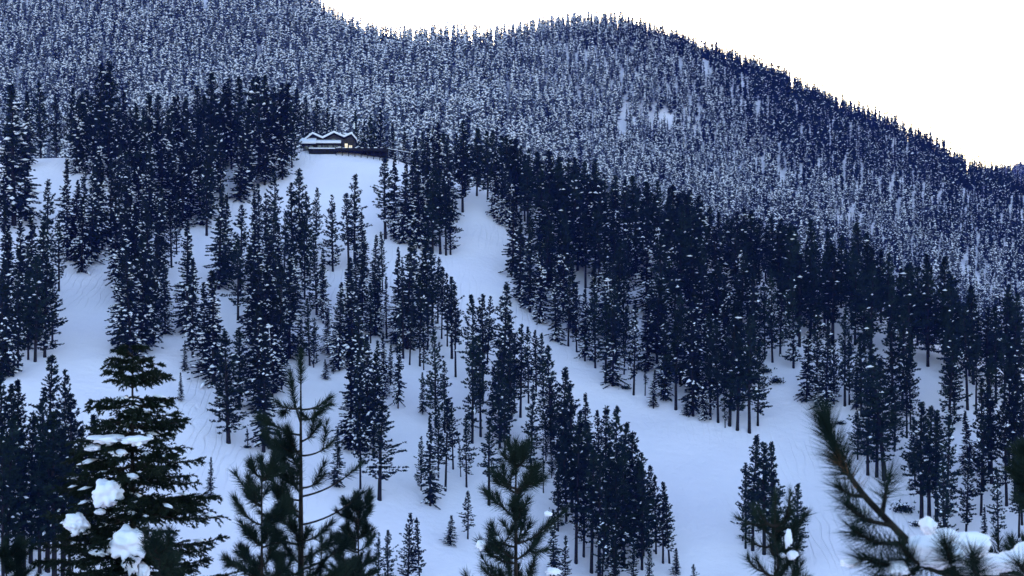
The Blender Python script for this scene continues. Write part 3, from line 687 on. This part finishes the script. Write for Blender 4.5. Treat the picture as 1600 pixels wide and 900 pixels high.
hh = rs.uniform(.75, 1.35, n) * np.interp(px, [0, 700, 1000, 1600], [1.25, 1.3, 1.05, .95])
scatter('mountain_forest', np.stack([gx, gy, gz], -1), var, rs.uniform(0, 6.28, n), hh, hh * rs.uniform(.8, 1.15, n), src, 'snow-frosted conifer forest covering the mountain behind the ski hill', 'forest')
print('FAR', n)
# trees on the far ridge
n2 = 1600; qx = rs.uniform(880, 1180, n2); qy = rs.uniform(2650, 3040, n2)
scatter('far_hill_forest', np.stack([qx, qy, FH(qx, qy)], -1), rs.randint(2, 8, n2), rs.uniform(0, 6.28, n2), rs.uniform(.8, 1.3, n2), rs.uniform(.8, 1.3, n2), src, 'pale hazy forest on the far ridge at the right edge', 'forest')

# ------------------------------------------------------------------ foreground trees on the near side of the valley
def W(px, py, d): return np.array(pt(px, py, d))
def bez(a, b, c, n=10):
    t = np.linspace(0, 1, n)[:, None]; return (1 - t) ** 2 * a + 2 * t * (1 - t) * b + t * t * c
def brush(path, s0, count, nl, nw, rs, ang=50, droop=0.0):
    """needles standing out all round the outer part of a twig, like a bottle brush"""
    path = np.asarray(path); L_ = np.r_[0, np.cumsum(np.linalg.norm(np.diff(path, axis=0), axis=1))]; L_ /= L_[-1]
    s = s0 + (1 - s0) * rs.uniform(0, 1, count) ** .8
    p = np.stack([np.interp(s, L_, path[:, k]) for k in range(3)], -1)
    tg = norm(np.gradient(path, axis=0)); t = norm(np.stack([np.interp(s, L_, tg[:, k]) for k in range(3)], -1))
    rad = norm(np.cross(t, rs.normal(size=t.shape)))
    an = np.radians(ang * (1.25 - .75 * np.clip((s - s0) / (1 - s0 + 1e-6), 0, 1)) + rs.normal(0, 9, count))
    D = norm(t * np.cos(an)[:, None] + rad * np.sin(an)[:, None] + np.array([0, 0, -droop]))
    return blades(p, D, nl * rs.uniform(.7, 1.1, count), np.full(count, nw), rs)
def blob(c, sx, sy, sz, seed, rough=.26):
    bm = bmesh.new(); bmesh.ops.create_icosphere(bm, subdivisions=4, radius=1)
    from mathutils import Vector, noise
    for v in bm.verts:
        q = v.co.copy(); k = 1 + rough * noise.noise(q * 1.6 + Vector((seed * 3.1, 0, 0))) * 1.6 + rough * .6 * noise.noise(q * 4 + Vector((0, seed, 0)))
        if q.z < .1: k *= .75 + .75 * abs(noise.noise(Vector((q.x * 2.3 + seed, q.y * 2.3, seed))))
        v.co = Vector((q.x * sx * k + c[0], q.y * sy * k + c[1], q.z * sz * k + c[2]))
    V = np.array([v.co[:] for v in bm.verts]); T = np.array([[v.index for v in f.verts] for f in bm.faces]); bm.free()
    return V, T
def near_tree(name, label, tip, foot_dx, rad):
    """empty on the ground under the tip; returns it with the stem path in its own coordinates"""
    g = float(H(tip[0] + foot_dx, tip[1])); e = thing(name, (tip[0] + foot_dx, tip[1], g), label, name.replace('_', ' '))
    top = tip - np.array((tip[0] + foot_dx, tip[1], g)); hh = top[2]
    z = np.array([-.5, hh * .3, hh * .6, hh - 3, hh - 1.5, hh - .6, hh - .05]); t = np.clip(z / hh, 0, 1)
    path = np.stack([top[0] * t ** 1.5, 0 * z, z], -1)
    r = np.interp(hh - z, [0, .6, 1.5, 3, 6, 16], [.006, rad * .3, rad * .55, rad, rad * 1.7, rad * 3])
    link('trunk', mesh('near_trunk', *tube(path, r, 9), M_NEAR_BARK, True), e)
    at = lambda z_: np.array([np.interp(z_, path[:, 0 + 2], path[:, 0]), 0, z_])
    return e, np.array(e.location), hh, at
def finish(e, wood, green, snow, m):
    link('branches', mesh('near_branches', *join(wood), M_NEAR_BARK, True), e)
    f = link('foliage', mesh('near_foliage', *join(green), m), e)
    for s_ in snow: link('snow', mesh('near_snow', *s_, M_SNOW, True), f)
    return f
def pine_top(label, px, py, d, rad, seed, spec=None, nl=.15, nw=.008, spread=.42, step=.26, per=260, drop=4.2, snow=(), power=.8, foot=0.0, side=2):
    rs = np.random.RandomState(seed); tip = W(px, py, d)
    e, o, hh, at = near_tree('pine_tree', label, tip, foot, rad)
    wood, green, sn = [], [], []
    lead = np.stack([at(hh - .55), at(hh - .25), at(hh)])
    green.append(brush(lead, .25, int(per * 1.5), nl, nw, rs, 42))
    def bough(a, b, c, n_side, s0):
        q = bez(a, b, c); wood.append(tube(q, np.linspace(.013, .006, len(q)) * (1 + rad * 4), 5))
        ln = np.linalg.norm(c - a); green.append(brush(q, s0, int(per * (1 - s0) * max(ln, .35) / .35), nl, nw, rs))
        for _ in range(n_side):
            k = rs.randint(3, 8); v = norm((c - a) + rs.normal(0, .45, 3) * ln + np.array([0, 0, .25 * ln])) * rs.uniform(.18, .38) * min(1, .4 + ln)
            q2 = bez(q[k], q[k] + v * .5 - np.array([0, 0, .03]), q[k] + v + np.array([0, 0, .04]), 6)
            wood.append(tube(q2, np.linspace(.009, .005, 6), 4)); green.append(brush(q2, .15, int(per * .8), nl, nw, rs))
    if spec:
        for ya, tx, ty, dd, ns, s0 in spec:
            a = at((450 - ya) / F * d - o[2]); c = W(tx, ty, d + dd) - o
            mid = a * .45 + c * .55 - np.array([0, 0, .04 + .13 * np.linalg.norm(c - a)])
            bough(a, mid, c, ns, s0)
    s = .22 if not spec else 2.95
    while s < min(drop * 2, hh - 1.2):
        for _ in range(rs.randint(4, 6)):
            az = rs.uniform(0, 6.283); ln = spread * s ** power * rs.uniform(.65, 1.15) + .1
            a = at(hh - s - rs.uniform(0, .1)); dr = np.array([math.cos(az), math.sin(az), 0])
            up = .55 * max(0, 1 - s / 3.5) + .1
            c = a + dr * ln + np.array([0, 0, ln * up + .05]); bough(a, a + dr * ln * .6 + np.array([0, 0, ln * up * .15]), c, side if s < drop else 1, .35 if ln > .5 else .1)
        s += step * rs.uniform(.75, 1.25) * (1 if s < drop else 2)
    for k, (sx, sy, dd, w_, h_) in enumerate(snow):
        sn.append(blob(W(sx, sy, d + dd) - o, w_ / F * d * .5, w_ / F * d * .42, h_ / F * d * .5, seed + k))
    return finish(e, wood, green, sn, M_NEAR_PINE)

def fir_top(label, px, py, d, rad, seed, snow):
    rs = np.random.RandomState(seed); tip = W(px, py, d)
    e, o, hh, at = near_tree('fir_tree', label, tip, 0.0, rad)
    wood, green, sn = [], [], []
    s = .05
    while s < min(9.5, hh - 1):
        for _ in range(rs.randint(6, 9) if s > .3 else 4):
            az = rs.uniform(0, 6.283); ln = (.66 * s ** .66 + .08) * rs.uniform(.55, 1.12); ln = min(ln, 2.3)
            dr = np.array([math.cos(az), math.sin(az), 0]); sd = np.array([-math.sin(az), math.cos(az), 0])
            a = at(hh - s); dip = -.12 * ln if s > .7 else .25 * ln
            q = bez(a, a + dr * ln * .55 + np.array([0, 0, dip * 1.5]), a + dr * ln + np.array([0, 0, dip + .05 * ln]), 9)
            wood.append(tube(q, np.linspace(.012 + .008 * ln, .004, 9), 4))
            nt_ = max(6, int(ln * 28)); det = 22 if s < 4.2 else 12
            for k in range(nt_):
                u = rs.uniform(.18, 1); i0 = u * 8; j = min(7, int(i0)); p0 = q[j] + (q[j + 1] - q[j]) * (i0 - j)
                tl = (.08 + .20 * min(1, ln) * (1.15 - u * .75)) * rs.uniform(.7, 1.2)
                v = norm(dr * rs.uniform(.4, 1.1) + sd * rs.choice([-1, 1]) * rs.uniform(.25, 1.0) + np.array([0, 0, rs.uniform(-.75, .3)])) * tl
                green.append(brush(np.stack([p0, p0 + v * .5 + (0, 0, .01), p0 + v]), 0.0, det, .055, .024, rs, 55))
            green.append(brush(q[3:], 0.1, int(50 * ln) + 14, .055, .024, rs, 55))
            if s > .8 and rs.rand() < .55:
                u = q[rs.randint(4, 8)]; m_ = rs.uniform(.03, .085)
                sn.append(clumps(np.array([u + (0, 0, .035)]), np.array([m_ * 1.8]), np.array([m_]), np.array([m_ * .55]), np.array([az]), np.array([.2]), rs))
        s += .125 * rs.uniform(.8, 1.2) * (1 if s < 4.2 else 2.2)
    big = [blob(W(sx, sy, d + dd) - o, w_ / F * d * .5, w_ / F * d * .45, h_ / F * d * .5, seed + k) for k, (sx, sy, dd, w_, h_) in enumerate(snow)]
    f = finish(e, wood, green, big, M_NEAR_FIR)
    tag(link('snow', mesh('near_snow_bits', *join(sn), M_SNOW, True), f), kind='stuff')

fir_top('big dark fir with heavy snow lumps at the lower left', 207, 541, 25.0, .05, 3,
        [(168, 772, -.85, 46, 46), (118, 818, -.75, 36, 30), (200, 850, -1.0, 52, 50), (205, 878, -1.0, 26, 30), (166, 686, -.5, 56, 12), (143, 700, -.5, 26, 11), (214, 688, -.55, 40, 15), (186, 708, -.6, 26, 10), (207, 745, -.6, 18, 9), (158, 863, -.7, 34, 8), (225, 893, -.9, 20, 24), (156, 800, -.7, 16, 9)])
pine_top('tall open young pine with bare curved right boughs, lower left', 470, 552, 20.0, .042, 11, spec=[
    (640, 515, 622, .1, 1, .45), (638, 431, 628, -.1, 1, .3), (655, 505, 640, -.3, 1, .35), (660, 455, 600, .3, 1, .3), (680, 413, 650, .1, 1, .2), (690, 500, 660, -.3, 1, .3), (705, 432, 690, -.4, 2, .2), (712, 520, 690, .3, 1, .55),
    (728, 412, 680, .4, 2, .3), (740, 440, 715, -.4, 2, .1), (762, 507, 742, -.3, 1, .4), (757, 420, 728, 0, 3, .2), (776, 560, 728, .1, 0, .72), (782, 428, 760, .3, 3, .2), (800, 436, 772, -.3, 3, .1), (820, 566, 770, -.1, 0, .74),
    (830, 430, 800, .2, 3, .2), (845, 505, 828, .3, 1, .4), (850, 425, 830, -.3, 3, .2), (870, 510, 850, .2, 2, .4), (880, 445, 850, -.3, 3, .2), (890, 540, 845, .3, 1, .6), (735, 450, 690, .3, 2, .1), (715, 450, 668, -.3, 2, .1), (770, 452, 735, -.4, 3, .1), (810, 450, 780, .4, 3, .1), (860, 460, 815, -.4, 3, .1), (900, 425, 868, .1, 3, .2), (900, 470, 850, .5, 3, .1), (905, 510, 872, -.4, 3, .1)], per=240)
pine_top('short bushy young pine beside the open young pine', 409, 716, 19.0, .035, 21, spread=.20, step=.24, per=170, power=.85, side=2)
pine_top('bushy young pine with pale snow tufts at bottom centre', 806, 692, 18.0, .042, 31, spread=.25, step=.27, per=180, power=.85, side=2, snow=[(856, 803, -.2, 14, 8), (865, 893, -.4, 24, 10), (752, 852, -.3, 16, 14), (775, 842, -.3, 12, 9)])
pine_top('blurred young pine tip behind the curved boughs', 560, 772, 26.0, .035, 41, spread=.24, step=.26, per=240, power=.9)
pine_top('small dark pine tip in the bottom left corner', 10, 845, 24.0, .035, 51, spread=.34, step=.26, per=240, side=2)
pine_top('small olive pine tip in front of the big fir', 250, 832, 18.0, .03, 61, spread=.2, step=.26, per=150, side=1)
pine_top('blurred brown-tinged pine tip with a snow streak, lower right', 1211, 772, 11.0, .02, 71, spread=.07, step=.15, per=150, nl=.10, nw=.005, power=.9, side=1, snow=[(1232, 842, -.1, 10, 26), (1238, 868, -.12, 16, 14), (1222, 868, -.12, 12, 8)])
pine_top('dark soft-focus pine at the right picture edge', 1622, 690, 17.0, .04, 81, spread=.22, step=.26, per=170, power=.85, side=2)

# the bough that reaches in from a pine standing just outside the right edge
rs = np.random.RandomState(91); D0 = 8.0
gx0 = (1790 - 800) / F * 8.6; g = float(H(gx0, 8.6))
e = thing('pine_tree', (gx0, 8.6, g), 'near pine reaching a snow-loaded long-needled bough in from the right', 'pine tree'); o = np.array(e.location)
tp = np.array([(0, 0, -.5), (0, 0, -g * .5), (.05, 0, -g - 1), (.02, 0, -g + 2.2), (.1, .1, -g + 5)])
link('trunk', mesh('near_trunk', *tube(tp, [.24, .2, .16, .12, .03], 12), M_NEAR_BARK, True), e)
PXY = lambda lst: np.array([W(a, b, d) for a, b, d in lst]) - o
def smooth(p, n=40):
    t = np.linspace(0, 1, len(p)); u = np.linspace(0, 1, n)
    q = np.stack([np.interp(u, t, p[:, k]) for k in range(3)], -1)
    for _ in range(3): q[1:-1] = (q[:-2] + 2 * q[1:-1] + q[2:]) / 4
    return q
wood, green, dead, snow = [], [], [], []
main = smooth(PXY([(1775, 905, 8.5), (1650, 915, 8.3), (1560, 905, 8.1), (1490, 905, 8.0), (1440, 868, 7.9), (1395, 822, 7.9), (1350, 775, 7.9), (1318, 730, 7.95), (1300, 690, 8.0), (1290, 662, 8.0)]), 60)
wood.append(tube(main, np.interp(np.linspace(0, 1, 60), [0, .4, .75, 1], [.04, .022, .014, .006]), 8))
tipq = main[43:]
green.append(brush(tipq, .0, 1000, .17, .0042, rs, 48)); green.append(brush(tipq[9:], .3, 160, .2, .0042, rs, 30))
dead.append(brush(main[40:50], .0, 90, .13, .004, rs, 60))
twigs = [([(1395, 822, 7.9), (1350, 812, 7.8), (1325, 790, 7.7)], 300), ([(1420, 848, 7.9), (1370, 850, 7.75), (1335, 830, 7.6)], 420), ([(1440, 868, 7.9), (1390, 885, 7.7), (1345, 872, 7.55)], 480), ([(1450, 875, 7.9), (1410, 905, 7.75), (1375, 905, 7.6)], 380),
         ([(1378, 805, 7.9), (1384, 770, 8.0), (1390, 742, 8.1)], 190), ([(1500, 905, 8.0), (1485, 880, 7.7), (1478, 850, 7.55)], 520), ([(1530, 905, 8.0), (1522, 890, 7.7), (1520, 868, 7.5)], 380), ([(1470, 895, 8.0), (1430, 880, 7.7), (1405, 850, 7.6)], 380),
         ([(1640, 915, 8.2), (1610, 905, 7.9), (1590, 880, 7.7)], 260), ([(1350, 775, 7.9), (1330, 775, 7.8), (1312, 762, 7.7)], 200), ([(1690, 912, 8.3), (1700, 860, 8.2), (1705, 810, 8.2)], 300), ([(1560, 905, 8.1), (1545, 925, 7.9), (1510, 930, 7.8)], 300)]
for lst, cnt in twigs:
    q = smooth(PXY(lst), 12); wood.append(tube(q, np.linspace(.014, .006, 12), 6)); green.append(brush(q, .2, int(cnt * 1.0), .165, .0042, rs, 52))
for k, (sx, sy, d, w_, h_) in enumerate([(1448, 858, 7.75, 62, 52), (1474, 838, 7.85, 36, 30), (1505, 846, 7.9, 70, 34), (1530, 852, 7.9, 34, 30), (1470, 868, 7.75, 70, 40), (1545, 878, 7.95, 60, 26), (1588, 876, 8.0, 56, 34), (1615, 866, 8.1, 70, 44), (1340, 800, 7.95, 34, 14), (1330, 880, 7.7, 30, 14), (1402, 888, 7.7, 34, 22), (1450, 822, 8.1, 26, 30), (1520, 890, 8.0, 90, 22)]):
    snow.append(blob(W(sx, sy, d) - o, w_ / F * d * .52, .06, h_ / F * d * .46, 300 + k, .2))
link('bough', mesh('near_bough', *join(wood), M_NEAR_BARK, True), e)
f = link('foliage', mesh('near_foliage', *join(green), M_NEAR_PINE), e)
link('dead_needles', mesh('near_dead_needles', *join(dead), M_DEAD), f)
for q in snow: link('snow', mesh('near_snow', *q, M_SNOW, True), f)

# ------------------------------------------------------------------ the air between here and the mountain
HZ = bpy.data.materials.new('haze'); HZ.use_nodes = True; n_ = HZ.node_tree; n_.nodes.clear()
ho = n_.nodes.new('ShaderNodeOutputMaterial'); hv = n_.nodes.new('ShaderNodeVolumePrincipled')
hv.inputs['Color'].default_value = (.08, .15, 1.0, 1); hv.inputs['Density'].default_value = 0.000048; hv.inputs['Anisotropy'].default_value = -0.3
n_.links.new(hv.outputs[0], ho.inputs['Volume'])
V, Fc = box(-2300, 2700, -260, 3900, -640, 700)
tag(link('haze', mesh('haze', np.array(V), [list(f) for f in Fc], HZ)), kind='stuff')
